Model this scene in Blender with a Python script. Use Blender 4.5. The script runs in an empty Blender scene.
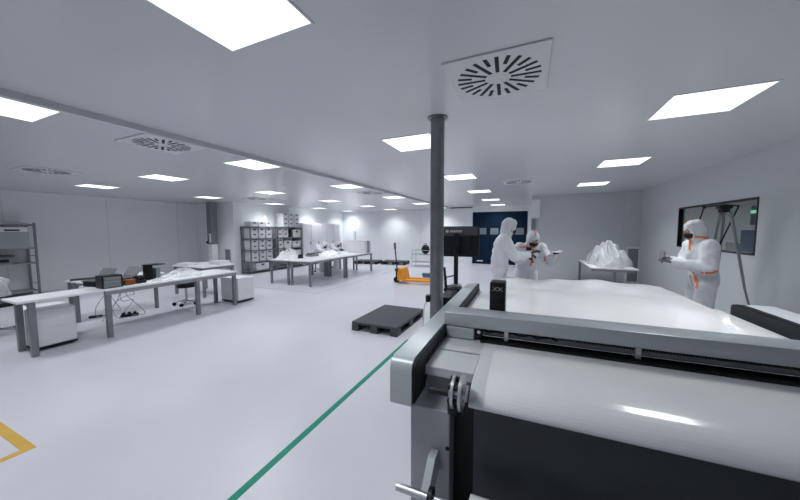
import bpy, bmesh, math, random
from mathutils import Vector, Matrix, Euler
from mathutils.bvhtree import BVHTree
random.seed(7)
S = bpy.context.scene
COL = S.collection
PI = math.pi
V = Vector

# ------------------------------------------------------------------ materials
def mk(name, rgb, rough=0.5, metal=0.0, var=0.04, nscale=6.0, bump=0.0, bscale=40.0, coat=0.0, spec=0.5, trans=0.0, alpha=1.0, ior=1.45):
    m = bpy.data.materials.new(name); m.use_nodes = True
    nt = m.node_tree; nt.nodes.clear()
    out = nt.nodes.new('ShaderNodeOutputMaterial')
    p = nt.nodes.new('ShaderNodeBsdfPrincipled')
    nt.links.new(p.outputs[0], out.inputs[0])
    tc = nt.nodes.new('ShaderNodeTexCoord')
    nz = nt.nodes.new('ShaderNodeTexNoise'); nz.inputs['Scale'].default_value = nscale; nz.inputs['Detail'].default_value = 3
    nt.links.new(tc.outputs['Object'], nz.inputs['Vector'])
    rp = nt.nodes.new('ShaderNodeValToRGB')
    rp.color_ramp.elements[0].position = 0.3; rp.color_ramp.elements[1].position = 0.7
    rp.color_ramp.elements[0].color = tuple(max(0, c * (1 - var)) for c in rgb) + (1,)
    rp.color_ramp.elements[1].color = tuple(min(1, c * (1 + var)) for c in rgb) + (1,)
    nt.links.new(nz.outputs['Fac'], rp.inputs[0]); nt.links.new(rp.outputs[0], p.inputs['Base Color'])
    p.inputs['Roughness'].default_value = rough; p.inputs['Metallic'].default_value = metal
    p.inputs['Specular IOR Level'].default_value = spec; p.inputs['IOR'].default_value = ior
    p.inputs['Coat Weight'].default_value = coat; p.inputs['Coat Roughness'].default_value = 0.08
    p.inputs['Transmission Weight'].default_value = trans; p.inputs['Alpha'].default_value = alpha
    if bump:
        nb = nt.nodes.new('ShaderNodeTexNoise'); nb.inputs['Scale'].default_value = bscale; nb.inputs['Detail'].default_value = 4
        nt.links.new(tc.outputs['Object'], nb.inputs['Vector'])
        b = nt.nodes.new('ShaderNodeBump'); b.inputs['Strength'].default_value = bump; b.inputs['Distance'].default_value = 0.02
        nt.links.new(nb.outputs['Fac'], b.inputs['Height']); nt.links.new(b.outputs[0], p.inputs['Normal'])
    return m
def emit(name, rgb, s):
    m = bpy.data.materials.new(name); m.use_nodes = True
    nt = m.node_tree; nt.nodes.clear()
    out = nt.nodes.new('ShaderNodeOutputMaterial'); e = nt.nodes.new('ShaderNodeEmission')
    e.inputs[0].default_value = (*rgb, 1); e.inputs[1].default_value = s
    nt.links.new(e.outputs[0], out.inputs[0]); return m

PANEL = 1.9
LAMP_W, LAMP_SPREAD = 17.0, 124.0
M = dict(
    floor=mk('floor_epoxy', (.57, .566, .615), .34, var=.03, nscale=1.3, bump=.03, bscale=3),
    wall=mk('wall_panel', (.83, .85, .865), .62, var=.012, nscale=.8, spec=.25),
    shadewall=mk('shaded_grey_wall_panel', (.60, .63, .645), .5, var=.012, nscale=.8, spec=.35),  # grey panels, colour also darkened for the weaker light of the right wing
    ceil=mk('ceiling_panel', (.62, .63, .655), .24, var=.015, nscale=.6, spec=.6),
    trim=mk('ceiling_trim', (.56, .58, .60), .4),
    lamp=emit('lamp_diffuser', (.92, .97, 1.0), PANEL),
    lamp2=emit('annex_lamp', (.92, .97, 1.0), 30.0),
    lampframe=mk('lamp_frame', (.62, .63, .65), .4),
    vent=mk('vent_plate', (.66, .675, .69), .45),
    slot=mk('vent_slot', (.01, .01, .015), .7),
    steel=mk('steel_post', (.24, .245, .255), .40, .6, var=.12, nscale=9),
    leg=mk('desk_leg_grey', (.22, .23, .245), .4, .3),
    apron=mk('desk_apron_grey', (.30, .31, .325), .45, .2),
    top=mk('white_laminate', (.80, .81, .83), .35, var=.015),
    white=mk('white_painted', (.78, .79, .81), .4, var=.02),
    whitebox=mk('white_plastic', (.74, .75, .77), .45, var=.03),
    mach=mk('machine_grey_paint', (.43, .465, .485), .34, .1, var=.02, bump=.015, bscale=220),
    bridge=mk('bridge_blue_grey', (.44, .475, .50), .32, .1, var=.02),
    machside=mk('machine_side_grey', (.33, .345, .37), .45, .1, var=.02),
    cap=mk('machine_white_cap', (.66, .68, .70), .32, var=.02),
    black=mk('black_plastic', (.009, .010, .012), .42, var=.2, spec=.35),
    track=mk('black_track', (.013, .015, .017), .5, var=.2, spec=.22),
    panel=mk('charcoal_panel', (.040, .046, .051), .42, var=.1),
    chrome=mk('chrome', (.72, .73, .75), .14, 1.0),
    alu=mk('brushed_aluminium', (.50, .51, .53), .35, .9),
    bed=mk('cutting_bed', (.58, .60, .62), .3, var=.03),
    film=mk('white_film', (.90, .90, .90), .2, var=.02, nscale=4, bump=.02, bscale=12, coat=.5),
    filmpile=mk('plastic_film_pile', (.84, .86, .88), .16, bump=.5, bscale=16, alpha=.5, coat=.4),
    pallet=mk('dark_pallet_plastic', (.052, .056, .064), .5, var=.12, nscale=30),
    blackpallet=mk('black_pallet_plastic', (.016, .017, .02), .55, var=.2),
    orange=mk('orange_paint', (.86, .33, .015), .4),
    green=mk('green_tape', (.0, .215, .135), .45, var=.06),
    yellow=mk('yellow_tape', (.55, .33, .05), .5, var=.08),
    mat=mk('floor_mat_line', (.42, .43, .47), .45),
    door=mk('blue_door_paint', (.0015, .015, .040), .55, var=.1, spec=.2),
    doorpane=mk('door_pane', (.17, .21, .245), .3),
    suit=mk('white_coverall', (.76, .78, .81), .62, var=.02, bump=.25, bscale=22),
    tape=mk('orange_seam_tape', (.95, .25, .085), .5),
    pinktape=mk('pinkish_seam_tape', (.92, .26, .20), .5),
    skin=mk('skin', (.42, .20, .115), .5, var=.06),
    mask=mk('black_mask', (.012, .013, .016), .6),
    glove=mk('black_glove', (.02, .021, .026), .5),
    greyglove=mk('grey_glove', (.16, .165, .18), .5),
    eyew=mk('eye_white', (.7, .7, .68), .3),
    hair=mk('dark_brow', (.02, .014, .01), .6),
    bluebox=mk('blue_paint', (.05, .17, .36), .45),
    tealgrey=mk('tealgrey_panel', (.36, .42, .41), .4),
    greygrille=mk('grille_grey', (.22, .235, .25), .5),
    darkgrey=mk('dark_grey', (.07, .075, .085), .5, var=.1),
    midgrey=mk('mid_grey', (.25, .26, .275), .5),
    copper=mk('orange_brown', (.26, .075, .016), .45, var=.2),
    frame=mk('black_window_frame', (.008, .009, .010), .4),
    annexwall=mk('annex_wall', (.50, .52, .53), .5),
    greensign=emit('green_sign', (.25, .9, .55), .9),
    mark=mk('grey_mark', (.5, .5, .5), .4),
)
g = bpy.data.materials.new('window_glass'); g.use_nodes = True
_n = g.node_tree; _n.nodes.clear()
_o = _n.nodes.new('ShaderNodeOutputMaterial'); _mx = _n.nodes.new('ShaderNodeMixShader')
_t = _n.nodes.new('ShaderNodeBsdfTransparent'); _g = _n.nodes.new('ShaderNodeBsdfGlossy'); _f = _n.nodes.new('ShaderNodeLayerWeight'); _p = _n.nodes.new('ShaderNodeMath'); _p.operation = 'POWER'; _p.inputs[1].default_value = 4.0
_t.inputs[0].default_value = (.93, .96, .95, 1); _g.inputs['Roughness'].default_value = .02; _n.links.new(_f.outputs['Facing'], _p.inputs[0])
_n.links.new(_p.outputs[0], _mx.inputs[0]); _n.links.new(_t.outputs[0], _mx.inputs[1]); _n.links.new(_g.outputs[0], _mx.inputs[2]); _n.links.new(_mx.outputs[0], _o.inputs[0])
M['glass'] = g

# ------------------------------------------------------------------ mesh builder
class B:
    def __init__(s): s.bm = bmesh.new()
    def _merge(s, t, mtx=None):
        if mtx is not None: t.transform(mtx)
        me = bpy.data.meshes.new('t'); t.to_mesh(me); t.free(); s.bm.from_mesh(me); bpy.data.meshes.remove(me); return s
    def box(s, x0, x1, y0, y1, z0, z1, bev=0.0, seg=2, mtx=None):
        t = bmesh.new(); bmesh.ops.create_cube(t, size=1)
        t.transform(Matrix.Translation(((x0+x1)/2, (y0+y1)/2, (z0+z1)/2)) @ Matrix.Diagonal((x1-x0, y1-y0, z1-z0, 1)))
        if bev: bmesh.ops.bevel(t, geom=t.edges[:], offset=bev, segments=seg, affect='EDGES', profile=.5)
        return s._merge(t, mtx)
    def rod(s, a, b, r0, r1=None, n=12):
        a, b = V(a), V(b); r1 = r0 if r1 is None else r1; d = b - a
        t = bmesh.new(); bmesh.ops.create_cone(t, cap_ends=True, segments=n, radius1=r0, radius2=r1, depth=d.length)
        q = V((0, 0, 1)).rotation_difference(d.normalized()).to_matrix().to_4x4()
        return s._merge(t, Matrix.Translation((a + b) / 2) @ q)
    def tube(s, pts, r, n=8):
        for a, b in zip(pts[:-1], pts[1:]): s.rod(a, b, r, n=n)
        for p in pts[1:-1]: s.ball(p, (r, r, r), 1)
        return s
    def ball(s, c, r, sub=2, mtx=None):
        t = bmesh.new(); bmesh.ops.create_icosphere(t, subdivisions=sub, radius=1)
        m = Matrix.Translation(c) @ Matrix.Diagonal((*r, 1))
        return s._merge(t, mtx @ m if mtx is not None else m)
    def prism(s, prof, a, b, axis='x'):
        t = bmesh.new()
        f = {'x': lambda u, v, w: (w, u, v), 'y': lambda u, v, w: (u, w, v), 'z': lambda u, v, w: (u, v, w)}[axis]
        v0 = [t.verts.new(f(u, v, a)) for u, v in prof]; v1 = [t.verts.new(f(u, v, b)) for u, v in prof]
        t.faces.new(v0); t.faces.new(v1[::-1]); n = len(prof)
        for i in range(n): t.faces.new((v0[i], v1[i], v1[(i+1) % n], v0[(i+1) % n]))
        bmesh.ops.recalc_face_normals(t, faces=t.faces[:])
        return s._merge(t)
    def grid(s, fn, nu, nv, thick=0.0):
        t = bmesh.new(); vs = [[t.verts.new(fn(i / nu, j / nv)) for j in range(nv + 1)] for i in range(nu + 1)]
        for i in range(nu):
            for j in range(nv): t.faces.new((vs[i][j], vs[i+1][j], vs[i+1][j+1], vs[i][j+1]))
        bmesh.ops.recalc_face_normals(t, faces=t.faces[:])
        if thick: bmesh.ops.solidify(t, geom=t.faces[:], thickness=thick)
        return s._merge(t)
    def mesh(s, name, m, smooth=False):
        me = bpy.data.meshes.new(name); s.bm.to_mesh(me); s.bm.free(); me.materials.append(M[m])
        if smooth:
            for p in me.polygons: p.use_smooth = True
        return me
    def obj(s, name, m, parent=None, smooth=False, label=None):
        o = bpy.data.objects.new(name, s.mesh(name, m, smooth)); COL.objects.link(o)
        if parent is not None: o.parent = parent
        if label: o['label'] = label
        return o
def smooth_angle(o, ang=40):
    for p in o.data.polygons: p.use_smooth = True
    try: o.data.set_sharp_from_angle(angle=math.radians(ang))
    except Exception: pass
    return o
def tag(o, label, cat, group=None):
    o['label'] = label; o['category'] = cat
    if group: o['group'] = group
    return o
def thing(name, label, cat, loc=(0, 0, 0), rz=0.0, group=None):
    o = bpy.data.objects.new(name, None); COL.objects.link(o); o.empty_display_size = .1
    o.location = loc; o.rotation_euler = (0, 0, rz); return tag(o, label, cat, group)
def single(b, name, m, label, cat, loc=(0, 0, 0), rz=0.0, group=None, smooth=False):
    o = b.obj(name, m, None, smooth); o.location = loc; o.rotation_euler = (0, 0, rz); return tag(o, label, cat, group)
def struct(b, name, m, parent=None):
    o = b.obj(name, m, parent)
    if parent is None: o['kind'] = 'structure'
    return o
def dup(root, loc, rz, label, group=None):
    r = root.copy(); COL.objects.link(r); r.location = loc; r.rotation_euler = (0, 0, rz); r['label'] = label
    if group: r['group'] = group
    for ch in list(root.children):
        c = ch.copy(); COL.objects.link(c); c.parent = r
        for gch in list(ch.children):
            d = gch.copy(); COL.objects.link(d); d.parent = c
    return r

# ------------------------------------------------------------------ room shell
ZR, ZL, XS = 2.71, 2.66, -3.65             # right ceiling, left (lower) ceiling, step between them
XW, XL, XI, YJ, YF, YB, YN = 2.85, -12.05, -9.95, 7.5, 14.4, 10.5, -3.2
struct(B().box(XL-.1, 7.0, YN-.1, YF+.1, -.15, 0), 'floor', 'floor')
struct(B().box(XS, XW+.1, YN-.1, YF+.1, ZR, ZR+.12), 'ceiling_right', 'ceil')
struct(B().box(XL-.1, XS, YN-.1, YF+.1, ZL, ZL+.17), 'ceiling_left', 'ceil')
struct(B().box(XS-.045, XS+.012, YN, YF, ZL-.006, ZR), 'trim_1', 'trim')
struct(B().box(XL-.1, XL, YN, YJ, 0, ZL), 'wall_left', 'wall')
struct(B().box(XL-.1, XI, YJ, YJ+.1, 0, ZL), 'wall_left_return', 'wall')
struct(B().box(XI-.1, XI, YJ+.1, YF, 0, ZL), 'wall_left_rear', 'wall')
DX0, DX1, DZ = -2.56, -.13, 2.46
b = B().box(XI-.1, DX0, YF, YF+.12, 0, ZL).box(DX1, .12, YF, YF+.12, 0, ZR).box(DX0, DX1, YF, YF+.12, DZ, ZR)
struct(b, 'wall_far', 'wall')
struct(B().box(.0, .12, YB+.12, YF, 0, ZR), 'wall_partition', 'wall')
struct(B().box(.0, XW, YB, YB+.12, 0, ZR), 'wall_back', 'shadewall')
struct(B().box(2.46, XW, YB-.05, YB, 0, ZR), 'wall_back_pier', 'shadewall')
WY0, WY1, WZ0, WZ1 = 5.72, 8.12, 1.27, 2.085
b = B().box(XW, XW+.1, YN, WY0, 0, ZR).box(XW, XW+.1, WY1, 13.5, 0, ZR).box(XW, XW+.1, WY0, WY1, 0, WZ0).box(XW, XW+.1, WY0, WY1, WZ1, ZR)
struct(b, 'wall_right', 'shadewall')
struct(B().box(XL-.1, XW+.1, YN-.1, YN, 0, ZR), 'wall_front', 'wall')
# panel joints of the sandwich-panel walls
b = B()
for y in (-1.2, .8, 2.8, 4.8, 6.8): b.box(XL, XL+.0025, y, y+.008, 0, ZL)
struct(b, 'trim_2', 'trim')
b = B()
for x in (-8.8, -7.6, -6.4, -5.2, -4.0): b.box(x, x+.008, YF-.0025, YF, 0, ZL)
struct(b, 'trim_3', 'trim')
# inner window
w = B()
t_ = .03
w.box(XW-.006, XW+.06, WY0, WY1, WZ0, WZ0+t_).box(XW-.006, XW+.06, WY0, WY1, WZ1-t_, WZ1)
w.box(XW-.006, XW+.06, WY0, WY0+t_, WZ0+t_, WZ1-t_).box(XW-.006, XW+.06, WY1-t_, WY1, WZ0+t_, WZ1-t_)
wf = struct(w, 'window_1', 'frame')
struct(B().box(XW+.03, XW+.038, WY0+t_, WY1-t_, WZ0+t_, WZ1-t_), 'window_pane', 'glass', wf)
# annex room behind the window
struct(B().box(6.6, 6.7, 3.5, 13.5, 0, 2.7), 'wall_annex_side', 'annexwall')
struct(B().box(XW+.1, 6.7, 13.5, 13.6, 0, 2.7), 'wall_annex_far', 'annexwall')
struct(B().box(XW+.1, 6.7, 3.4, 3.5, 0, 2.7), 'wall_annex_near', 'annexwall')
struct(B().box(XW+.1, 6.7, 3.4, 13.6, 2.7, 2.8), 'ceiling_annex', 'annexwall')
# blue sectional door
d = struct(B().box(DX0+.02, DX1-.02, YF+.03, YF+.08, 0.01, DZ-.01), 'door_1', 'door')
b = B()
for z in (.62, 1.22, 1.84): b.box(DX0+.02, DX1-.02, YF+.022, YF+.03, z, z+.02)
b.obj('panel_seam', 'track', d)
for i, x in enumerate((-2.27, -1.73, -1.17, -.64)):
    B().box(x, x+.36, YF+.016, YF+.03, 1.40, 1.70, .01).obj('door_pane', 'doorpane', d)
B().box(-2.33, -2.05, YF+.018, YF+.03, .12, .17).obj('door_sticker', 'white', d, label='small pale sticker low on the blue door')

# floor markings
tag(struct(B().box(-1.66, -1.605, .2, 4.02, 0, .002), 'green_floor_tape', 'green'), 'long green tape line running across the floor past the dark pallet', 'floor tape')['kind'] = 'thing'
b = B().prism([(-4.6, .85), (-3.41, .85), (-3.41, .30), (-3.47, .30), (-3.47, .785), (-4.6, .785)], 0, .002, 'z')
single(b, 'yellow_floor_tape', 'yellow', 'yellow tape corner stuck on the floor at the bottom left', 'floor tape')
b = B()
for x0, x1, y0, y1 in ((-7.9, -5.0, 6.05, 6.075), (-5.02, -4.99, 6.05, 10.9)): b.box(x0, x1, y0, y1, 0, .003)
single(b, 'floor_groove_outline', 'mat', 'thin grey outline on the floor around the grouped white tables', 'floor tape')

# ------------------------------------------------------------------ ceiling lights and vents
def ceiling_light(x, y, z, label, grp, src=[]):
    if src: return dup(src[0], (x, y, z), 0, label, grp)
    t = thing('ceiling_light', label, 'ceiling light', (x, y, z), 0, grp)
    h, f = .305, .012
    b = B().box(-h, h, -h, -h+f, -.005, 0).box(-h, h, h-f, h, -.005, 0).box(-h, -h+f, -h+f, h-f, -.005, 0).box(h-f, h, -h+f, h-f, -.005, 0)
    b.obj('frame', 'lampframe', t)
    B().box(-h+f, h-f, -h+f, h-f, -.003, 0).obj('diffuser', 'lamp', t)
    L = bpy.data.lights.new('lamp', 'AREA'); L.shape = 'SQUARE'; L.size = .57; L.energy = LAMP_W; L.spread = math.radians(LAMP_SPREAD); L.color = (.93, .97, 1.0)
    lo = bpy.data.objects.new('lamp', L); COL.objects.link(lo); lo.parent = t; lo.location = (0, 0, -.008)
    src.append(t); return t
ORD = ['first', 'second', 'third', 'fourth', 'fifth', 'sixth']
rows = [
    (1.315, ZR, [3.41, 5.86, 8.34], 0, 'right-hand row leading to the plain back wall'),
    (-1.35, ZR, [-1.6, .985, 3.49, 6.1, 8.62, 11.2, 13.7], 1, 'row running over the grey post'),
    (-3.98, ZL, [.92, 3.38, 5.96, 8.58, 11.1, 13.65], 0, 'lower-ceiling row beside the ceiling step'),
    (-6.54, ZL, [.92, 3.5, 6.06, 8.68, 11.3, 13.65], 1, 'middle row of the lower left ceiling'),
    (-9.22, ZL, [.92, 3.54, 6.14, 8.72, 11.4, 13.8], 1, 'row nearest the racks and lockers'),
]
for x, z, ys, hid, nm in rows:
    for i, y in enumerate(ys):
        k = i - hid
        if nm.startswith('row') and i == 0: k = -1
        lab = f'{ORD[k]} lit square panel in the {nm}' if k >= 0 else f'unseen square panel added out of view in the {nm}'  # unseen panels continue the rows, added to even out the room light
        ceiling_light(x, y, z, lab, 'square ceiling light panels')
def ceiling_vent(x, y, z, label, src=[]):
    if src: return dup(src[0], (x, y, z), 0, label, 'swirl ceiling vents')
    t = thing('ceiling_vent', label, 'ceiling vent', (x, y, z), 0, 'swirl ceiling vents')
    B().box(-.32, .32, -.32, .32, -.012, 0, .003, 1).obj('plate', 'vent', t)
    b = B()
    for k in range(24):
        a = 2*PI*k/24 + .06; r0, r1 = (.085, .275) if k % 2 == 0 else (.18, .275)
        b.box(r0, r1, -.0125, .0125, -.0135, -.012, mtx=Matrix.Rotation(a, 4, 'Z'))
    b.obj('slots', 'slot', t)
    B().rod((0, 0, -.015), (0, 0, -.012), .06, n=24).obj('hub', 'vent', t)
    src.append(t); return t
ceiling_vent(-.235, 2.235, ZR, 'large white ceiling vent with radial slots above the grey post')
ceiling_vent(-.27, 7.25, ZR, 'far white ceiling vent between the light rows near the back wall')
ceiling_vent(-3.99, 2.14, ZL, 'white swirl vent beside the ceiling step, near the camera')
ceiling_vent(-7.55, 2.27, ZL, 'swirl vent on the lower ceiling above the left workbench')
ceiling_vent(-4.05, 7.3, ZL, 'distant swirl vent hugging the ceiling step')
ceiling_vent(-8.25, 7.1, ZL, 'distant swirl vent on the lower ceiling in front of the racks')

# return-air grilles low on the walls
def grille(label, loc, rz, w_, h_, z0, src=None):
    t = thing('wall_grille', label, 'wall vent', loc, rz, 'low wall grilles')
    B().box(-w_/2, w_/2, -.02, 0, z0, z0+h_, .004, 1).obj('frame', 'white', t)
    b = B().box(-w_/2+.05, w_/2-.05, -.024, -.02, z0+.05, z0+h_-.05)
    n = int(h_/.05)
    for i in range(1, n): b.box(-w_/2+.05, w_/2-.05, -.028, -.024, z0+.04+i*(h_-.08)/n, z0+.052+i*(h_-.08)/n)
    b.obj('louvre', 'greygrille', t)
grille('pale framed grey grille on the back wall beside the film-covered table', (2.70, YB-.05, 0), 0, .34, 1.05, .08)
grille('grey grille on the wall left of the storage racks', (-10.3, YJ, 0), 0, .38, .82, .15)
grille('grey grille on the wall past the white lockers', (XI, 14.05, 0), PI/2, .42, .75, .2)

# grey post, far column, switch cabinet
t = thing('support_post', 'round dark grey steel post rising to the ceiling beside the cutting machine', 'post', (-.838, 2.8, 0))
smooth_angle(B().rod((0, 0, .0), (0, 0, ZR-.012), .066, n=32).obj('pole', 'steel', t))
smooth_angle(B().rod((0, 0, ZR-.012), (0, 0, ZR), .095, n=32).obj('ceiling_flange', 'steel', t))
smooth_angle(B().rod((0, 0, 0), (0, 0, .012), .12, n=24).obj('base_plate', 'steel', t))
B().tube([(-.075, -.03, .95), (-.11, -.05, .9), (-.13, -.06, .6), (-.12, -.05, .25), (-.1, -.03, .02)], .006).obj('cable', 'white', t, label='white cable hanging down the post')
B().box(-.1, -.06, -.05, 0, .93, 1.0, .008).obj('clip', 'black', t)
t = thing('wall_column', 'dark grey column on the left wall between the benches and the racks', 'column', (-10.70, 7.2, 0))
B().box(-.12, .12, -.12, .12, 1.12, ZL, .01).obj('upper_cladding', 'steel', t)
B().box(-.11, .11, -.11, .11, 0, 1.12).obj('lower_cladding', 'wall', t)
B().box(.02, .10, -.14, -.12, 1.18, 1.52, .01).obj('call_box', 'white', t)
B().ball((-.10, -.13, 1.2), (.04, .04, .05)).obj('buzzer', 'black', t)
t = thing('wall_cabinet', 'pale tall switch cabinet on the wall end right of the blue door', 'cabinet', (.11, YB, 0))
B().box(-.11, .15, -.1, 0, 2.0, 2.58, .008).obj('upper_box', 'white', t)
B().box(-.09, .03, -.04, 0, .3, 1.98, .006).obj('cover', 'midgrey', t)
B().box(-.02, -.005, -.052, -.04, 1.2, 1.4).obj('handle', 'black', t)

# ------------------------------------------------------------------ cutting machine
mc = thing('cutting_machine', 'large grey fabric cutting machine with a wide gantry bridge in the foreground', 'cutting machine')
def rail_prof(ins=0.0, y1=3.95):
    i = ins
    return [(1.42+i, .70+i), (1.42+i, .885), (1.427+i, .915), (1.443+i*.7, .935-i*.7), (1.475, .95-i), (y1-.03, .95-i), (y1-i, .93-i), (y1-i, .78+i), (1.72, .78+i), (1.66, .76), (1.63-i, .70+i)]
smooth_angle(B().prism(rail_prof(), -.690, -.565).obj('side_rail', 'mach', mc), 50)
tr = B().prism(rail_prof(.012), -.566, -.552).obj('track_cover', 'track', mc)
B().box(-.552, -.540, 1.66, 3.9, .862, .874).obj('track_ridge', 'black', tr)
smooth_angle(B().prism(rail_prof(0, 3.72), 1.86, 2.06).obj('side_rail', 'cap', mc, label='white capped right side rail'), 50)
tr = B().prism(rail_prof(.004, 3.72), 1.782, 1.861).obj('track_cover', 'track', mc)
B().box(1.80, 1.812, 1.66, 3.68, .945, .952).obj('track_ridge', 'black', tr)
B().box(-.60, -.375, 1.5, 1.74, .0, .665, .006).obj('front_pillar', 'machside', mc)
B().box(1.58, 1.86, 1.5, 1.74, .0, .665, .006).obj('front_pillar', 'machside', mc)
B().box(-.60, -.40, 1.76, 3.9, .0, .78, .006).obj('side_panel', 'machside', mc)
B().box(1.64, 1.86, 1.76, 3.68, .0, .78, .006).obj('side_panel', 'machside', mc)
B().rod((-.385, 1.498, .46), (-.385, 1.503, .46), .012).obj('bolt', 'black', mc)
B().box(-.552, -.270, 1.62, 1.90, .79, .845, .004).box(-.552, 1.782, 1.88, 3.9, .79, .845, .004).box(-.275, 1.782, 1.66, 1.89, .79, .828).obj('cutting_bed', 'bed', mc)
B().box(-.552, 1.782, 1.66, 1.72, .665, .79).obj('bed_apron', 'midgrey', mc)
B().box(-.248, 1.58, 1.50, 1.53, .05, .722).obj('front_panel', 'panel', mc)
B().box(-.375, -.25, 1.62, 1.66, .05, .72).obj('side_gap_cover', 'black', mc)
cv = B().box(-.37, 1.75, 3.9, 5.06, .74, .845, .02).obj('conveyor', 'bed', mc)
for x in (-.3, 1.66):
    for y in (4.05, 4.95): B().box(x-.03, x+.03, y-.03, y+.03, 0, .74).obj('leg', 'leg', mc)
# gantry bridge
smooth_angle(B().box(-.565, 1.80, 2.13, 2.32, .936, 1.033, .006, 2).obj('bridge', 'bridge', mc), 35)
B().box(-.55, -.345, 2.12, 2.30, .85, .930, .006).obj('bridge_carriage', 'bridge', mc)
B().box(1.6, 1.77, 2.14, 2.30, .85, .930, .006).obj('bridge_carriage', 'track', mc)
B().box(-.345, 1.6, 2.20, 2.30, .856, .936).obj('bridge_back_plate', 'track', mc)
B().rod((-.345, 2.165, .880), (1.6, 2.165, .880), .006, n=16).obj('guide_rod', 'chrome', mc)
B().box(-.345, 1.6, 2.17, 2.20, .886, .912).obj('guide_profile', 'midgrey', mc)
B().box(-.30, 1.6, 2.09, 2.20, .8515, .862, .003).obj('seal_strip', 'black', mc)
b = B().box(.3, 1.56, 2.16, 2.20, .924, .936)
for i in range(90): b.box(.3+i*.014, .3+i*.014+.007, 2.145, 2.16, .918, .936)
b.obj('cable_chain', 'black', mc)
for x in (-.13, .62): B().box(x-.012, x+.018, 2.14, 2.21, .866, .936, .004).obj('rod_bracket', 'alu', mc)
pts = [(-.33+.04*i, 2.155+.008*math.sin(i*1.7), .918+.008*math.sin(i*2.3)) for i in range(14)]
B().tube(pts, .006).obj('cable', 'black', mc)
B().box(-.34, -.29, 2.13, 2.20, .864, .934, .008).obj('drive_motor', 'black', mc)
B().rod((-.312, 2.125, .912), (-.312, 2.13, .912), .013).obj('motor_cap', 'chrome', mc)
# cutting head, behind the bridge
hd = B().box(-.266, -.150, 2.36, 2.50, .90, 1.24, .012, 3).obj('cutting_head', 'black', mc)
B().box(-.258, -.158, 2.32, 2.36, .93, 1.02).obj('head_mount', 'track', hd)
b = B(); cx, cz, yy = -.208, 1.188, 2.359
for k in range(16):
    a0, a1 = 2*PI*k/16, 2*PI*(k+1)/16
    b.rod((cx+.014*math.cos(a0), yy, cz+.014*math.sin(a0)), (cx+.014*math.cos(a1), yy, cz+.014*math.sin(a1)), .0016, n=6)
for sgn in (-1, 1):
    b.rod((cx+sgn*.012, yy, cz-.012), (cx+sgn*.036, yy, cz+.016), .0016, n=6)
    b.rod((cx+sgn*.012, yy, cz+.012), (cx+sgn*.038, yy, cz-.018), .0016, n=6)
b.obj('emblem', 'mark', hd, label='pale ring emblem with crossed strokes')
B().rod((-.286, 2.38, .96), (-.286, 2.48, .96), .03, n=20).obj('head_knob', 'midgrey', mc)
# roll holder arm at the lower front
ap = [(1.497, .44), (1.497, .32), (1.34, .20), (1.25, .20), (1.25, .29), (1.43, .44)]
B().prism(ap, -.475, -.435).obj('roll_arm', 'mach', mc)
B().prism([(1.60, .40), (1.60, .3), (1.3, .10), (1.24, .10), (1.24, .2), (1.5, .40)], 1.50, 1.56).obj('roll_arm', 'mach', mc)

# film roll + sheet
ft = thing('film_roll', 'glossy white film rolling up over the front and covering the cutting bed', 'film')
RC, RR = (1.535, .775), .048
prof = [(1.56, .722), (1.53, .724), (1.50, .728), (1.475, .735), (1.458, .745), (1.448, .757), (1.445, .768), (1.448, .78), (1.456, .791), (1.47, .803),
        (1.49, .814), (1.515, .8235), (1.55, .8325), (1.59, .839), (1.64, .8435), (1.70, .847), (1.77, .8492), (1.85, .850), (1.95, .851), (2.1, .851),
        (2.5, .851), (3.0, .851), (3.5, .851), (4.0, .851), (4.4, .853), (4.6, .856), (4.8, .86), (4.95, .86), (5.05, .86), (5.085, .84), (5.09, .78)]
def film(u, v):
    k = u*(len(prof)-1); i = min(int(k), len(prof)-2); f = k-i
    y = prof[i][0]*(1-f)+prof[i+1][0]*f; z = prof[i][1]*(1-f)+prof[i+1][1]*f
    x = -.268 + v*1.985
    if y > 4.3:
        w_ = min(1, (y-4.3)/.6)
        z += w_*(.012*math.sin(9*v+3*y)+.010*math.sin(23*v-5*y)+.012+.030*math.sin(PI*min(1, v*1.0))*v)
        z = max(z, .848) if y < 5.08 else z
    elif y > 2.5: z += .0015*(1+math.sin(14*v+4*y))
    return (x, y, z)
smooth_angle(B().grid(film, 120, 60, .0).obj('film_sheet', 'film', ft), 60)
smooth_angle(B().rod((-.266, RC[0], RC[1]), (1.715, RC[0], RC[1]), RR-.004, n=40).obj('roll_core', 'film', ft))
def strip(u, v):
    q = film(.18+u*.45, 0); return (-.264+v*.07, q[1]-(.0012 if q[1] < 1.5 else 0), q[2]+.0012)
smooth_angle(B().grid(strip, 90, 2).obj('film_edge_strip', 'cap', ft), 60)
FC = (1.405, .845)
b = B().rod((-.300, FC[0], FC[1]), (-.286, FC[0], FC[1]), .088, n=32).rod((-.338, FC[0], FC[1]), (-.324, FC[0], FC[1]), .080, n=32).rod((-.352, FC[0], FC[1]), (-.268, FC[0], FC[1]), .04, n=20)
fl = smooth_angle(b.obj('roll_clamp', 'alu', ft), 40)
for k in range(6):
    a = k*PI/3+.3; B().rod((-.352, FC[0]+.06*math.cos(a), FC[1]+.06*math.sin(a)), (-.29, FC[0]+.06*math.cos(a), FC[1]+.06*math.sin(a)), .012).obj('clamp_bolt', 'black', fl)
B().box(-.46, -.345, FC[0]-.012, FC[0]+.012, FC[1]-.03, FC[1]-.008, .003).obj('clamp_lever', 'black', fl)
B().box(-.36, -.31, FC[0]-.03, FC[0]+.03, .735, .80, .008).obj('clamp_foot', 'black', fl)

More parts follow.
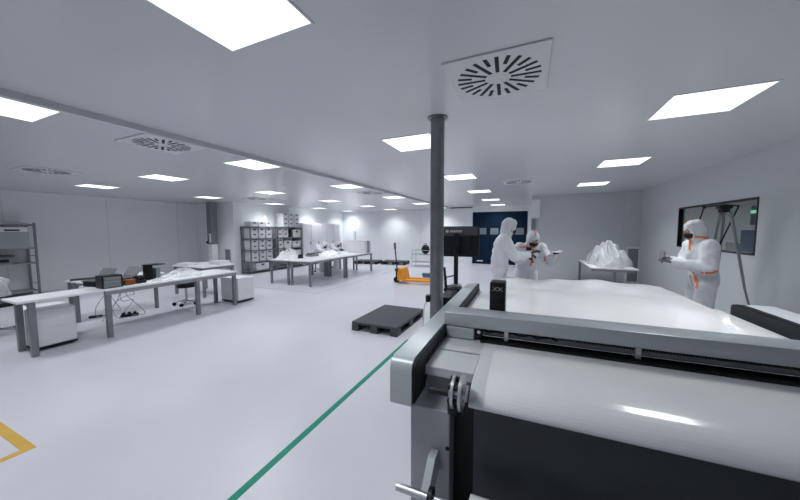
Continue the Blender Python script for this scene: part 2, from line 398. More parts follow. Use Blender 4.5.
# supply roll near the floor
sr = thing('supply_roll', 'white material roll on a steel shaft below the machine front', 'material roll', (0, 1.30, .318))
smooth_angle(B().rod((-.235, 0, 0), (1.45, 0, 0), .085, n=32).obj('roll', 'film', sr))
smooth_angle(B().rod((-.60, 0, .02), (-.235, 0, .02), .019, n=20).obj('shaft', 'alu', sr))
smooth_angle(B().rod((-.43, 0, .02), (-.41, 0, .02), .05, n=20).obj('shaft_collar', 'black', sr))
b = B()
for x in (-.36, 1.53): b.box(x-.015, x+.015, -.03, .03, -.318, .0)
b.obj('shaft_stand', 'machside', sr)

# the machine stands about one degree askew to the room
PIV = V((-.6, 1.6, 0)); RM = Matrix.Rotation(math.radians(1.1), 4, 'Z')
for o_ in (mc, ft, sr):
    o_.location = PIV + RM @ (o_.location - PIV); o_.rotation_euler.z = math.radians(1.1)
# monitor on its pole
mo = thing('monitor_stand', 'black computer monitor seen from behind on a pole beside the grey post', 'monitor', (-.82, 3.55, 0), math.radians(4))
B().rod((0, 0, 0), (0, 0, .02), .14, n=24).obj('base', 'black', mo)
B().rod((0, 0, .02), (0, 0, 1.6), .027, n=20).obj('pole', 'black', mo)
B().rod((0, 0, .955), (0, 0, .985), .06, n=20).obj('pole_collar', 'alu', mo)
sc = B().box(-.185, .265, .035, .07, 1.315, 1.685, .008).box(-.17, .17, .02, .04, 1.34, 1.57, .01).obj('screen', 'black', mo)
B().box(-.185, .265, .07, .0725, 1.32, 1.68).obj('display', 'track', sc)
B().prism([(-.17, 1.575), (.25, 1.575), (.25, 1.675), (-.17, 1.675)], .028, .036, 'y').obj('back_strip', 'darkgrey', sc)
b = B().rod((-.115, .0275, 1.625), (-.115, .0265, 1.625), .018, n=16)
for i in range(7): b.box(-.08+i*.021, -.064+i*.021, .0265, .0278, 1.612, 1.638)
b.obj('back_lettering', 'mark', sc, label='blurred pale lettering on the monitor back')
B().box(-.04, .04, -.03, .04, 1.44, 1.58, .006).obj('mount', 'track', mo)
B().box(-.13, .06, -.10, .12, .90, .945, .006).obj('keyboard_tray', 'black', mo)
B().rod((-.11, -.06, .945), (-.13, -.06, 1.19), .018, .014).obj('joystick', 'black', mo)
B().tube([(-.12, .02, .93), (-.13, .06, 1.05), (-.02, .06, 1.08), (.0, .03, 1.04)], .008).obj('cable', 'black', mo)
B().box(-.1, .04, -.5, -.08, .62, .93, .02).obj('control_box', 'black', mo)
B().box(-.055, -.015, -.36, -.32, .02, .62).obj('control_box_post', 'black', mo)
B().box(-.09, .02, -.44, -.24, .0, .02).obj('post_foot', 'black', mo)

# ------------------------------------------------------------------ pallets and pallet jack
def make_pallet(name, label, m, lx, ly, h, loc, rz, grp=None):
    t = thing(name, label, 'pallet', loc, rz, grp)
    B().box(-lx/2, lx/2, -ly/2, ly/2, h-.042, h, .006, 1).obj('deck', m, t)
    for ix in (-1, 0, 1):
        for iy in (-1, 0, 1):
            B().box(ix*(lx/2-.06)-.06, ix*(lx/2-.06)+.06, iy*(ly/2-.07)-.07, iy*(ly/2-.07)+.07, .02, h-.042, .004, 1).obj('block', m, t)
        B().box(ix*(lx/2-.06)-.06, ix*(lx/2-.06)+.06, -ly/2, ly/2, 0, .02).obj('runner', m, t)
    return t
make_pallet('pallet', 'dark grey plastic pallet lying on the open floor beside the cutting machine', 'pallet', .82, 1.19, .15, (-2.235, 4.63, 0), -.005)
fp = make_pallet('pallet', 'low black pallet on the floor by the far wall, nearer the lockers', 'blackpallet', 1.2, .8, .14, (-7.25, 12.6, 0), .12, 'far black pallets')
dup(fp, (-5.9, 12.85, 0), .12, 'low black pallet by the far wall, directly behind the pallet jack handle')
pj = thing('pallet_jack', 'orange pallet jack with a black upright handle beside the far wall', 'pallet jack', (-3.8, 8.4, 0), math.radians(8))
for y in (-.18, .18):
    B().box(.22, 1.4, y-.075, y+.075, .075, .135, .012).obj('fork', 'orange', pj)
    B().rod((1.25, y-.04, .04), (1.25, y+.04, .04), .04).obj('fork_roller', 'black', pj)
B().prism([(.08, .10), (.34, .10), (.34, .17), (.27, .46), (.12, .46), (.08, .32)], -.26, .26, 'y').obj('body', 'orange', pj)
for y in (-.07, .07): B().rod((.0, y-.03, .09), (.0, y+.03, .09), .09, n=20).obj('steer_wheel', 'black', pj)
B().rod((0, 0, .16), (0, 0, .42), .05).box(-.05, .1, -.1, .1, .36, .44, .01).obj('pump', 'darkgrey', pj)
B().tube([(0, 0, .40), (-.06, 0, 1.02)], .02).obj('handle_bar', 'black', pj)
b = B().tube([(-.06, 0, 1.0), (-.065, -.09, 1.09), (-.07, -.10, 1.19), (-.075, 0, 1.24), (-.07, .10, 1.19), (-.065, .09, 1.09), (-.06, 0, 1.0)], .013).rod((-.06, 0, 1.0), (-.075, 0, 1.24), .01)
b.obj('handle_loop', 'black', pj)
# cart, bag and crate by the far wall
ct = thing('metal_cart', 'thin metal cart frame standing against the far wall behind the pallet jack', 'cart', (-4.35, 12.6, 0))
for x in (-.5, .5):
    for y in (-.25, .25): B().rod((x, y, 0), (x, y, .72), .014).obj('leg', 'alu', ct)
B().box(-.5, .5, -.25, .25, .18, .2).obj('shelf', 'alu', ct)
B().box(-.5, .5, -.25, .25, .52, .54).obj('shelf', 'alu', ct)
B().tube([(-.5, -.25, .72), (.5, -.25, .72)], .012).tube([(-.5, .25, .72), (.5, .25, .72)], .012).obj('rail', 'alu', ct)
bg = thing('bag', 'black bag sitting on the metal cart at the far wall', 'bag', (-4.3, 12.6, .54))
B().ball((0, 0, .21), (.19, .13, .21), 3).obj('sack', 'black', bg, True)
B().tube([(-.07, 0, .40), (-.05, 0, .47), (.05, 0, .47), (.07, 0, .40)], .012).obj('handle', 'black', bg)
cr = thing('blue_tote', 'small blue-grey tote on the floor just left of the grey post', 'tote', (-3.18, 9.6, 0), .2)
B().prism([(-.15, 0), (.15, 0), (.19, .12), (-.19, .12)], -.12, .12, 'y').obj('body', 'bluebox', cr)
B().box(-.2, .2, -.13, .13, .12, .14, .006).obj('lid', 'darkgrey', cr)

# ------------------------------------------------------------------ left workbenches
wb = thing('workbench', 'long white workbench on grey legs running along the left side', 'workbench')
for x0, x1, y0, y1 in ((-6.37, -5.85, 1.40, 2.235), (-6.65, -5.85, 2.24, 3.655), (-6.65, -5.85, 3.66, 4.47)):
    B().box(x0, x1, y0, y1, .722, .75, .003, 1).obj('tabletop', 'top', wb)
B().box(-5.89, -5.86, 2.26, 4.44, .662, .722).obj('apron', 'apron', wb)
B().box(-6.62, -6.59, 2.26, 4.44, .662, .722).obj('apron', 'apron', wb)
B().box(-6.32, -5.93, 1.50, 1.56, .68, .722).obj('crossbar', 'apron', wb)
B().box(-6.56, -5.94, 4.37, 4.43, .68, .722).obj('crossbar', 'apron', wb)
for x, y in ((-5.9, 1.53), (-6.33, 1.53), (-5.9, 2.29), (-5.9, 3.62), (-5.9, 4.40), (-6.52, 4.40)):
    B().box(x-.032, x+.032, y-.032, y+.032, 0, .722, .004, 1).obj('leg', 'leg', wb)
def table(name, label, x0, x1, y0, y1, legs=None, grp=None, topm='top', h=.75):
    cx, cy = (x0+x1)/2, (y0+y1)/2; hx, hy = (x1-x0)/2, (y1-y0)/2
    t = thing(name, label, 'table', (cx, cy, 0), 0, grp)
    B().box(-hx, hx, -hy, hy, h-.028, h, .003, 1).obj('tabletop', topm, t)
    b = B().box(-hx+.05, hx-.05, -hy+.04, -hy+.065, h-.085, h-.028).box(-hx+.05, hx-.05, hy-.065, hy-.04, h-.085, h-.028)
    b.box(-hx+.04, -hx+.065, -hy+.04, hy-.04, h-.085, h-.028).box(hx-.065, hx-.04, -hy+.04, hy-.04, h-.085, h-.028).obj('apron', 'apron', t)
    for lx, ly in (legs or [(a*(hx-.055), c*(hy-.055)) for a in (-1, 1) for c in (-1, 1)]):
        B().box(lx-.028, lx+.028, ly-.028, ly+.028, 0, h-.028, .003, 1).obj('leg', 'leg', t)
    return t
table('workbench', 'second white workbench standing behind the long front one', -7.66, -7.08, 2.40, 3.70, [(-.24, -.6), (-.03, -.6), (.16, .53)])['category'] = 'workbench'
table('side_table', 'separate white table behind the far end of the long workbench', -8.4, -7.18, 4.55, 5.42)
def pedestal(label, loc):
    t = thing('drawer_pedestal', label, 'drawer unit', loc, 0, 'white pedestals')
    B().box(-.28, .28, -.205, .205, .05, .56, .005, 1).obj('body', 'white', t)
    B().box(-.26, .285, -.21, .21, .025, .05).obj('base', 'black', t)
    for i, (z0, z1) in enumerate(((.06, .302), (.304, .432), (.434, .55))):
        B().box(.28, .288, -.2, .2, z0, z1, .002, 1).obj('drawer', 'white', t)
    for x in (-.22, .22):
        for y in (-.16, .16): B().rod((x, y-.01, .0175), (x, y+.01, .0175), .0175).obj('caster', 'black', t)
    return t
pedestal('white drawer pedestal under the near end of the long workbench', (-6.38, 1.79, 0))
pedestal('white drawer pedestal just past the far end of the long workbench', (-6.25, 4.74, 0))

# items on the workbench
t = thing('drawer_organiser', 'small black desktop organiser with grey drawers on the front workbench', 'organiser', (-6.06, 2.385, .75))
B().box(-.1, .1, -.125, .125, .18, .195).box(-.1, .1, -.125, -.11, 0, .18).box(-.1, .1, .11, .125, 0, .18).box(-.1, -.085, -.11, .11, 0, .18).box(-.1, .1, -.11, .11, 0, .01).obj('case', 'black', t)
for i in range(3): B().box(-.08, .105, -.105, .105, .012+i*.056, .062+i*.056, .003, 1).obj('drawer', 'midgrey', t)
def laptop(label, loc, rz, tilt):
    t = thing('laptop', label, 'laptop', loc, rz, 'laptops on the workbench')
    B().box(-.15, .15, -.10, .10, 0, .016, .004, 1).obj('base', 'darkgrey', t)
    B().box(-.13, .13, -.09, .09, -.08, 0, .003, 1).obj('riser', 'black', t)
    lid = B().box(-.15, .15, -.005, .005, 0, .20, .002, 1).obj('lid', 'midgrey', t); lid.location = (0, .10, .016); lid.rotation_euler = (-tilt, 0, 0)
    B().box(-.14, .14, -.007, -.005, .012, .19).obj('screen', 'midgrey', lid)
    return t
laptop('open grey laptop with tilted lid behind the drawer organiser', (-6.42, 2.36, .83), math.radians(12), .6)
laptop('open grey laptop with tilted lid behind the orange tool', (-6.40, 2.70, .83), math.radians(12), .7)
t = thing('keyboard', 'dark flat keyboard on the rear workbench', 'keyboard', (-7.42, 2.62, .75), 1.2)
B().box(-.22, .22, -.08, .08, 0, .02, .005).obj('case', 'darkgrey', t)
B().box(-.21, .21, -.07, .07, .02, .026).obj('keys', 'black', t)
t = thing('power_tool', 'orange and black tool on the front workbench edge', 'tool', (-6.06, 2.63, .75))
B().box(-.05, .05, -.07, .07, .0, .09, .015).obj('body', 'copper', t)
B().rod((0, -.09, .05), (0, .10, .05), .035).obj('motor', 'black', t)
B().ball((-.0, .03, .10), (.022, .022, .022)).obj('knob', 'copper', t)
t = thing('tape_device', 'black desktop device beside the orange tool', 'device', (-6.1, 2.80, .75))
B().box(-.07, .07, -.07, .07, 0, .05, .01).obj('base', 'black', t)
B().rod((-.0, -.05, .085), (0, .05, .085), .05, n=20).obj('reel', 'black', t)
t = thing('open_box', 'black upright open box standing further along the workbench', 'box', (-6.33, 3.10, .75), .25)
B().box(-.10, .10, -.085, -.075, 0, .26).box(-.10, -.09, -.075, .09, 0, .26).box(-.10, .10, -.075, .09, 0, .01).obj('shell', 'black', t)
B().box(-.11, .11, -.09, .16, .26, .275).obj('lid', 'black', t)
B().box(-.085, .085, .0, .08, .01, .2).obj('contents', 'midgrey', t)
def heap(label, loc, rx, ry, h, m='filmpile', seed=0, n=26, name='film_pile', cat='plastic film', power=1.0):
    rd = random.Random(seed); ph = [rd.uniform(0, 6.28) for _ in range(8)]
    def f(u, v):
        a = 2*PI*u; r = v
        rr = r*(1+.12*math.sin(3*a+ph[0])+.08*math.sin(7*a+ph[1]))
        z = h*max(0, (1-r**1.5))**power*(1+.22*math.sin(5*a+ph[2]+6*r)+.16*math.sin(11*a+ph[3]-9*r)) + .02*h*math.sin(17*a+ph[4]+21*r)*(1-r)
        return (rx*rr*math.cos(a), ry*rr*math.sin(a), max(0.0, z)+.002)
    b = B().grid(f, n*2, n)
    b.box(-rx*.3, rx*.3, -ry*.3, ry*.3, 0, h*.2)
    bmesh.ops.remove_doubles(b.bm, verts=b.bm.verts[:], dist=1e-5)
    return single(b, name, m, label, cat, loc)
heap('crumpled clear plastic film heaped on the front workbench', (-6.2, 3.55, .75), .22, .42, .13, seed=1)
heap('low crumpled plastic sheet lying beside the black open box', (-6.02, 3.06, .75), .13, .2, .05, seed=2)
for i, (x, y, z, sx, sy, h, lab) in enumerate(((-8.1, 4.75, .75, .22, .14, .05, 'flat white box stack on the left end of the side table'), (-7.5, 5.2, .75, .2, .16, .09, 'low white box on the right end of the side table'))):
    b = B().box(-sx, sx, -sy, sy, 0, h*.6, .005).box(-sx*.95, sx*.9, -sy*.9, sy*.95, h*.6, h, .004)
    single(b, 'carton', 'whitebox', lab, 'box', (x, y, z), .1)
b = B(); rc = random.Random(3)
for i, y in enumerate((2.58, 2.68, 2.75, 2.83, 2.92, 3.0)):
    p0, p1 = V((-6.68, y, .70)), V((-6.98+rc.uniform(-.12, .08), y+rc.uniform(-.12, .2), .012)); pts = []
    for k in range(17):
        q = k/16; c = p0.lerp(p1, q); am = .09*math.sin(PI*q)
        pts.append((c.x+am*math.sin(7*q+i*1.9), c.y+am*1.6*math.cos(8*q+i*2.7), max(.008, p0.z*(1-q)**1.5+.10*math.sin(PI*q)*math.sin(9*q+i))))
    b.tube(pts, .005, 6)
single(b, 'cable_bundle', 'midgrey', 'loose cables hanging behind the front workbench to the floor', 'cables')
b = B().box(-.13, .13, -.04, .04, 0, .05, .01)
for i in range(3): b.box(-.11+.08*i, -.06+.08*i, -.025, .025, .05, .085, .006)
single(b, 'power_strip', 'black', 'black power strip with plugs on the floor under the workbench', 'power strip', (-7.0, 3.02, 0), 1.1)
single(B().box(-.09, .09, -.035, .035, 0, .04, .008).rod((.09, 0, .02), (.2, .05, .01), .006), 'power_adapter', 'black', 'small black adapter on the floor left of the power strip', 'adapter', (-7.5, 2.72, 0), 1.0)

# swivel stool and office chair
def star(t, r, h0=.05):
    for k in range(5):
        a = 2*PI*k/5+.3
        B().rod((0, 0, h0+.05), (r*math.cos(a), r*math.sin(a), h0+.02), .02, .013).obj('base_arm', 'alu', t)
        c = (r*math.cos(a), r*math.sin(a), .028)
        B().rod((c[0]-.02, c[1], .036), (c[0]+.02, c[1], .036), .036, n=14).obj('caster', 'black', t)
st = thing('swivel_stool', 'black seated swivel stool on casters behind the long workbench', 'stool', (-6.95, 4.02, 0))
star(st, .22); B().rod((0, 0, .09), (0, 0, .40), .022).obj('gas_lift', 'alu', st)
smooth_angle(B().rod((0, 0, .39), (0, 0, .49), .17, .175, 28).obj('seat', 'black', st))
oc = thing('office_chair', 'black office chair at the left edge behind the near workbench end', 'chair', (-7.62, 1.62, 0), 1.9)
star(oc, .28); B().rod((0, 0, .09), (0, 0, .46), .025).obj('gas_lift', 'black', oc)
B().box(-.24, .24, -.23, .23, .46, .54, .03, 3).obj('seat', 'black', oc)
B().box(-.03, .03, .2, .26, .40, .66).obj('back_bar', 'black', oc)
B().box(-.21, .21, .21, .27, .62, .86, .03, 3).obj('backrest', 'black', oc)
def shell(u, v):
    a = 2*PI*u; zz = .58+.36*v; k = 1+.06*math.sin(5*a+8*v)+.05*math.sin(9*a)
    c = math.cos(a); s_ = math.sin(a); cap = math.sqrt(max(0, 1-max(0, (v-.6)/.4)**2))
    return (-7.62-.24 + (.07+.09)*k*c*cap, 1.62-.08 + .28*k*s_*cap, zz)
single(B().grid(shell, 40, 14, .004), 'plastic_cover', 'filmpile', 'white plastic bag pulled over the office chair back', 'plastic bag', smooth=True)

# left metal shelf with the pale cabinet
ms = thing('metal_shelf', 'grey metal shelving unit at the left edge by the wall', 'shelf', (-11.75, 2.35, 0))
for x in (-.25, .25):
    for y in (-.8, .8): B().box(x-.02, x+.02, y-.02, y+.02, 0, 1.84).obj('post', 'leg', ms)
for z in (.12, .82, 1.20): B().box(-.25, .25, -.8, .8, z-.015, z+.015).obj('shelf', 'apron', ms)
B().box(-.25, .25, -.8, .8, 1.76, 1.80).obj('shelf', 'leg', ms)
for z in (.3, 1.0): B().rod((-.25, .8, z), (.25, .8, z+.0), .008).obj('side_brace', 'leg', ms)
ec = thing('equipment_cabinet', 'pale teal-grey equipment cabinet with a dark slot handle on the metal shelf', 'cabinet', (-11.72, 2.45, 1.215))
B().box(-.24, .24, -.62, .60, 0, .52, .008).obj('case', 'tealgrey', ec)
B().box(.24, .252, -.60, .58, .40, .51).obj('fascia', 'white', ec)
B().box(.25, .262, .22, .45, .42, .455).obj('handle', 'black', ec)
heap('clear plastic film lying on top of the left metal shelf', (-11.72, 2.6, 1.80), .22, .5, .10, seed=5)
t = thing('printer', 'low grey and black printer on the middle shelf at the left edge', 'printer', (-11.7, 2.45, .835))
B().box(-.2, .2, -.5, .3, 0, .17, .01).obj('body', 'midgrey', t)
B().box(-.2, .22, -.55, .35, .17, .21, .01).obj('lid', 'darkgrey', t)
B().box(.2, .24, .0, .25, .05, .12).obj('tray', 'black', t)

# ------------------------------------------------------------------ grouped centre tables
GT = 'grouped white tables in the middle of the room'
t1 = table('work_table', 'white table nearest the racks in the grouped four, close end', -7.30, -6.52, 6.62, 8.45, grp=GT)
dup(t1, (-6.1, 7.535, 0), 0, 'white table at the front corner of the grouped four, nearest the camera')
dup(t1, (-6.91, 9.385, 0), 0, 'white table nearest the lockers in the grouped four, where the workers sit')
dup(t1, (-6.1, 9.385, 0), 0, 'white table at the rear of the grouped four, nearest the pallet jack')
heap('white fabric heap at the near end of the grouped tables', (-6.98, 7.15, .75), .30, .42, .26, 'whitebox', 3, name='fabric_heap', cat='fabric')
single(B().rod((-.05, 0, .06), (.05, 0, .06), .06, n=16).box(-.06, .06, -.08, .08, 0, .02), 'tape_dispenser', 'black', 'small black tape dispenser beside the fabric heap', 'tape dispenser', (-6.62, 7.25, .75))
t = thing('sealing_machine', 'small grey sealing machine on the grouped tables in front of the seated worker', 'machine', (-6.75, 7.95, .75))
B().box(-.14, .14, -.18, .18, 0, .07, .015).obj('base', 'midgrey', t)
B().box(-.1, .1, -.16, .16, .085, .11, .008).obj('press_arm', 'darkgrey', t)
B().box(-.1, -.06, -.14, .14, .07, .085).obj('hinge', 'black', t)
heap('white fabric spread on the table in front of the seated workers', (-6.75, 8.95, .75), .30, .5, .13, 'whitebox', 4, name='fabric_heap', cat='fabric')
heap('white fabric strip on the rear grouped table', (-6.1, 8.6, .75), .22, .3, .06, 'whitebox', 8, name='fabric_heap', cat='fabric')
t = thing('white_carton', 'large white carton on the rear end of the grouped tables', 'box', (-6.12, 9.96, .75), .06)
B().box(-.38, .38, -.26, .26, 0, .46, .01).obj('body', 'whitebox', t)
B().box(-.39, .39, -.27, .27, .46, .48, .006).obj('lid', 'white', t)
B().box(.385, .39, -.1, .1, .0, .46).obj('seam_tape', 'midgrey', t)
single(B().rod((0, 0, 0), (0, 0, .36), .035, n=16).rod((0, 0, .36), (0, 0, .362), .022, n=12), 'paper_tube', 'white', 'thin white tube standing upright on the large carton', 'tube', (-6.3, 9.96, 1.23))

# ------------------------------------------------------------------ racks, bins, lockers
def rack(label, y0, y1, zs):
    ly = y1-y0; t = thing('storage_rack', label, 'rack', (-9.67, (y0+y1)/2, 0), 0, 'grey metal storage racks')
    for x in (-.24, .24):
        for y in (-ly/2+.02, ly/2-.02): B().box(x-.02, x+.02, y-.02, y+.02, 0, 1.77).obj('post', 'leg', t)
    for z in zs: B().box(-.25, .25, -ly/2, ly/2, z-.035, z).obj('shelf', 'leg', t)
    return t
ZS = [.12, .46, .89, 1.33, 1.77]
rack('grey metal storage rack filled with rows of small white bins', 7.74, 8.98, ZS)
rack('grey metal storage rack with mixed white boxes beside the lockers', 9.04, 10.44, ZS)
_bin = []
def bin_(y, z, label, grp, w_=.30, h=.185, d_=.38):
    if _bin and (w_, h, d_) == (.30, .185, .38): return dup(_bin[0], (-9.66, y, z), 0, label, grp)
    t = thing('storage_bin', label, 'bin', (-9.66, y, z), 0, grp)
    B().prism([(-w_/2+.02, 0), (w_/2-.02, 0), (w_/2, h), (-w_/2, h)], -d_/2, d_/2, 'x').obj('body', 'whitebox', t)
    B().box(d_/2-.002, d_/2+.004, -.055, .055, h*.62, h*.85).obj('hand_hole', 'black', t)
    if (w_, h, d_) == (.30, .185, .38): _bin.append(t)
    return t
COLN = ['near', 'middle', 'far']; LAY = ['lower', 'upper']; SH = {.46: 'third', .89: 'second', 1.33: 'top'}
for z, sn in SH.items():
    for l in range(2):
        for c in range(3):
            bin_(7.98+c*.34, z+l*.19, f'white bin, {COLN[c]} column, {LAY[l]} layer, {sn} filled shelf of the bin rack', 'white bins on the bin rack')
for c in range(3): bin_(8.0+c*.32, 1.77, f'white bin on the very top of the bin rack, {COLN[c]} one', 'white bins on rack tops')
bin_(8.3, .12, 'large white box on the bottom shelf of the bin rack', 'large white rack boxes', .62, .26, .4)
heap('white plastic wrap bundle standing on the bin rack top', (-9.66, 8.62, 1.955), .12, .13, .2, 'filmpile', 11)
for z, sn in ((1.33, 'top'), (.89, 'second'), (.46, 'third')):
    for l in range(2):
        cs = 2 if z == 1.33 else 1
        for c in range(cs): bin_(9.22+c*.31, z+l*.19, f'white bin, {COLN[c]} column, {LAY[l]} layer, {sn} shelf of the mixed rack', 'white bins on the mixed rack')
bin_(10.16, 1.33, 'large white box on the top shelf of the mixed rack', 'large white rack boxes', .50, .32, .42)
bin_(9.62, .89, 'large white box in the middle of the second shelf of the mixed rack', 'large white rack boxes', .42, .30, .42)
bin_(10.14, .89, 'large white box at the locker end of the second shelf of the mixed rack', 'large white rack boxes', .50, .26, .42)
bin_(9.92, .46, 'large white box on the third shelf of the mixed rack', 'large white rack boxes', .9, .3, .42)
single(B().box(-.15, .15, -.06, .06, 0, .34, .01), 'binder', 'black', 'black upright binder between the bins and large box on the mixed rack', 'binder', (-9.6, 9.79, 1.33))
for l in range(3):
    for c in range(3): bin_(9.55+c*.32, 1.77+l*.19, f'white bin stacked on the mixed rack top, {COLN[c]} column {["bottom", "middle", "highest"][l]} layer', 'white bins on rack tops')
_lk = []
for i in range(5):
    lab = f'tall white locker, {ORD[i]} from the storage rack along the left rear wall'
    if _lk: dup(_lk[0], (-9.66, 10.76+.57*i, 0), 0, lab); continue
    t = thing('tall_locker', lab, 'locker', (-9.66, 10.76, 0), 0, 'tall white lockers')
    B().box(-.27, .25, -.275, .275, .06, 1.94, .006, 1).obj('body', 'white', t)
    B().box(-.25, .22, -.26, .26, 0, .06).obj('plinth', 'darkgrey', t)
    B().box(.25, .262, -.265, .265, .08, 1.92, .003, 1).obj('door', 'top', t)
    B().box(.262, .275, .2, .225, .95, 1.1).obj('handle', 'darkgrey', t)
    _lk.append(t)

# ------------------------------------------------------------------ right side: film table, tripod, annex contents
table('film_table', 'grey topped table heaped with clear film by the back wall', 1.30, 2.22, 8.05, 10.05, [(.02, -.93), (-.42, .93), (.42, .93)], None, 'whitebox')
heap('tall mound of clear crumpled plastic film on the table by the back wall', (1.80, 8.95, .75), .45, .85, .46, seed=21, n=40, power=.62)
tp = thing('tripod', 'tall silver survey tripod standing in front of the inner window', 'tripod', (2.42, 5.53, 0))
ap_ = (0, 0, 1.90)
for fx, fy in ((.34, -.28), (-.20, .27), (.14, .46)):
    d_ = V((fx, fy, 0)) - V(ap_); m_ = V(ap_) + d_*.55
    lg = B().rod(V(ap_)+V((fx*.12, fy*.12, 0)), m_, .013).rod(V(ap_)+V((fx*.12+.03, fy*.12+.02, 0)), m_+V((.012, .008, 0)), .008).obj('leg', 'apron', tp)
    B().rod(m_, V((fx, fy, .03))-d_*.005, .012).obj('lower_leg', 'midgrey', lg)
    B().rod(V((fx, fy, .05)), V((fx, fy, 0)), .016, .004).obj('foot', 'black', lg)
B().rod((0, 0, 1.87), (0, 0, 1.95), .06, n=20).box(-.07, .07, -.05, .05, 1.92, 1.97, .01).obj('head', 'black', tp)
B().tube([(-.21, .20, 1.6), (-.17, .10, 1.955), (.0, .0, 1.975), (.13, -.03, 1.955), (.0, .10, 1.35), (-.14, .24, .85)], .009).obj('carrying_strap', 'black', tp)
B().ball((-.17, .10, 1.955), (.025, .025, .025)).obj('strap_buckle', 'black', tp)
t = thing('locker', 'blue metal locker in the room behind the inner window', 'locker', (4.1, 8.08, 0))
B().box(-.2, .3, -.25, .22, .06, 1.62, .008).obj('body', 'bluebox', t)
B().box(-.18, .28, -.23, .2, 0, .06).obj('plinth', 'darkgrey', t)
B().box(-.18, .28, -.262, -.25, .1, 1.6).obj('door', 'bluebox', t)
t = thing('exit_sign', 'small lit green sign on a black bracket seen through the inner window', 'sign', (3.97, 7.98, 2.7))
B().box(-.012, .012, -.012, .012, -.62, 0).obj('bracket', 'black', t)
B().box(-.05, .05, -.1, .1, -.98, -.62, .006).obj('housing', 'black', t)
B().box(-.056, -.05, -.09, .09, -.76, -.70).box(-.04, .04, -.106, -.1, -.76, -.70).obj('lit_face', 'greensign', t)
t = thing('annex_light', 'bright ceiling lamp glimpsed through the top of the inner window', 'ceiling light', (5.4, 11.0, 2.7))
B().box(-.35, .35, -.35, .35, -.02, 0).obj('frame', 'lampframe', t)
B().box(-.32, .32, -.32, .32, -.025, -.02).obj('diffuser', 'lamp2', t)
t = thing('carton_stack', 'pale cartons stacked in the room behind the inner window', 'boxes', (4.6, 9.6, 0))
B().box(-.25, .25, -.3, .3, 0, .7).obj('lower_carton', 'white', t); B().box(-.22, .2, -.25, .25, .7, 1.33).obj('upper_carton', 'mark', t)

# ------------------------------------------------------------------ people
def bake(b, name, m, voxel, smooth=6, disp=0.0, dscale=.25):
    me = b.mesh('tmp', m); o = bpy.data.objects.new('tmp', me); COL.objects.link(o)
    r = o.modifiers.new('r', 'REMESH'); r.mode = 'VOXEL'; r.voxel_size = voxel; r.use_smooth_shade = True
    s_ = o.modifiers.new('s', 'SMOOTH'); s_.iterations = smooth; s_.factor = .5
    if disp:
        tx = bpy.data.textures.new('folds', 'CLOUDS'); tx.noise_scale = dscale; tx.noise_depth = 2
        d_ = o.modifiers.new('d', 'DISPLACE'); d_.texture = tx; d_.strength = disp; d_.mid_level = .5; d_.texture_coords = 'LOCAL'
    dg = bpy.context.evaluated_depsgraph_get(); dg.update()
    out = bpy.data.meshes.new_from_object(o.evaluated_get(dg)); out.name = name
    for p in out.polygons: p.use_smooth = True
    bpy.data.objects.remove(o); bpy.data.meshes.remove(me)
    if not out.materials: out.materials.append(M[m])
    return out
def chain(b, pts, rs, sub=2):
    for p, r in zip(pts, rs): b.ball(p, (r, r, r), sub)
    for i in range(len(pts)-1):
        if (V(pts[i+1])-V(pts[i])).length > 1e-4: b.rod(pts[i], pts[i+1], rs[i], rs[i+1], 14)
_hand = {}
def hand_mesh(m, curl):
    k = (m, curl)
    if k in _hand: return _hand[k]
    b = B()
    b.box(-.040, .040, .005, .095, -.014, .014, .011, 3)
    for i, (x, l) in enumerate(((.031, .070), (.011, .080), (-.010, .074), (-.030, .058))):
        p = V((x, .088, 0)); a = 0; pts = [p.copy()]
        for j, f in enumerate((.45, .32, .23)):
            a += curl*(1.0 if j == 0 else .9); p = p+V((x*.08, math.cos(a), -math.sin(a)))*l*f; pts.append(p.copy())
        chain(b, pts, (.0098, .009, .0085, .0075), 1)
    chain(b, [(.034, .025, -.004), (.058, .048, -.014), (.062, .072, -.028), (.056, .094, -.036)], (.013, .012, .0105, .0085), 1)
    chain(b, [(0, -.03, 0), (0, .02, 0)], (.028, .029), 2)
    _hand[k] = bake(b, 'glove', m, .0045, 3); return _hand[k]
def add_hand(parent, wrist, direc, palm, m, left, curl=.5, scale=1.05):
    y = V(direc).normalized(); z = -(V(palm)-y*V(palm).dot(y)).normalized(); x = y.cross(z)
    R = Matrix((x, y, z)).transposed().to_4x4()
    if not left: R = R @ Matrix.Diagonal((-1, 1, 1, 1))
    o = bpy.data.objects.new('glove', hand_mesh(m, curl)); COL.objects.link(o); o.parent = parent
    o.matrix_local = Matrix.Translation(wrist) @ R @ Matrix.Diagonal((scale, scale, scale, 1)); return o
def seam(body, bvh, pts, width, m, parent, name='seam_tape', n=10, off=.004):
    P = [V(p) for p in pts]; S_ = []
    for a, c in zip(P[:-1], P[1:]):
        for i in range(n): S_.append(a.lerp(c, i/n))
    S_.append(P[-1]); rows_ = []
    for i, p in enumerate(S_):
        tdir = (S_[min(i+1, len(S_)-1)]-S_[max(i-1, 0)]).normalized()
        co, nn, _, _ = bvh.find_nearest(p); sd = tdir.cross(nn).normalized(); r = []
        for k in (-.5, 0, .5):
            c2, n2, _, _ = bvh.find_nearest(co+sd*width*k); r.append(c2+n2*off)
        rows_.append(r)
    bm = bmesh.new(); vs = [[bm.verts.new(c) for c in r] for r in rows_]
    for i in range(len(vs)-1):
        for k in range(2): bm.faces.new((vs[i][k], vs[i+1][k], vs[i+1][k+1], vs[i][k+1]))
    b = B(); b.bm.free(); b.bm = bm; return b.obj(name, m, parent, True)
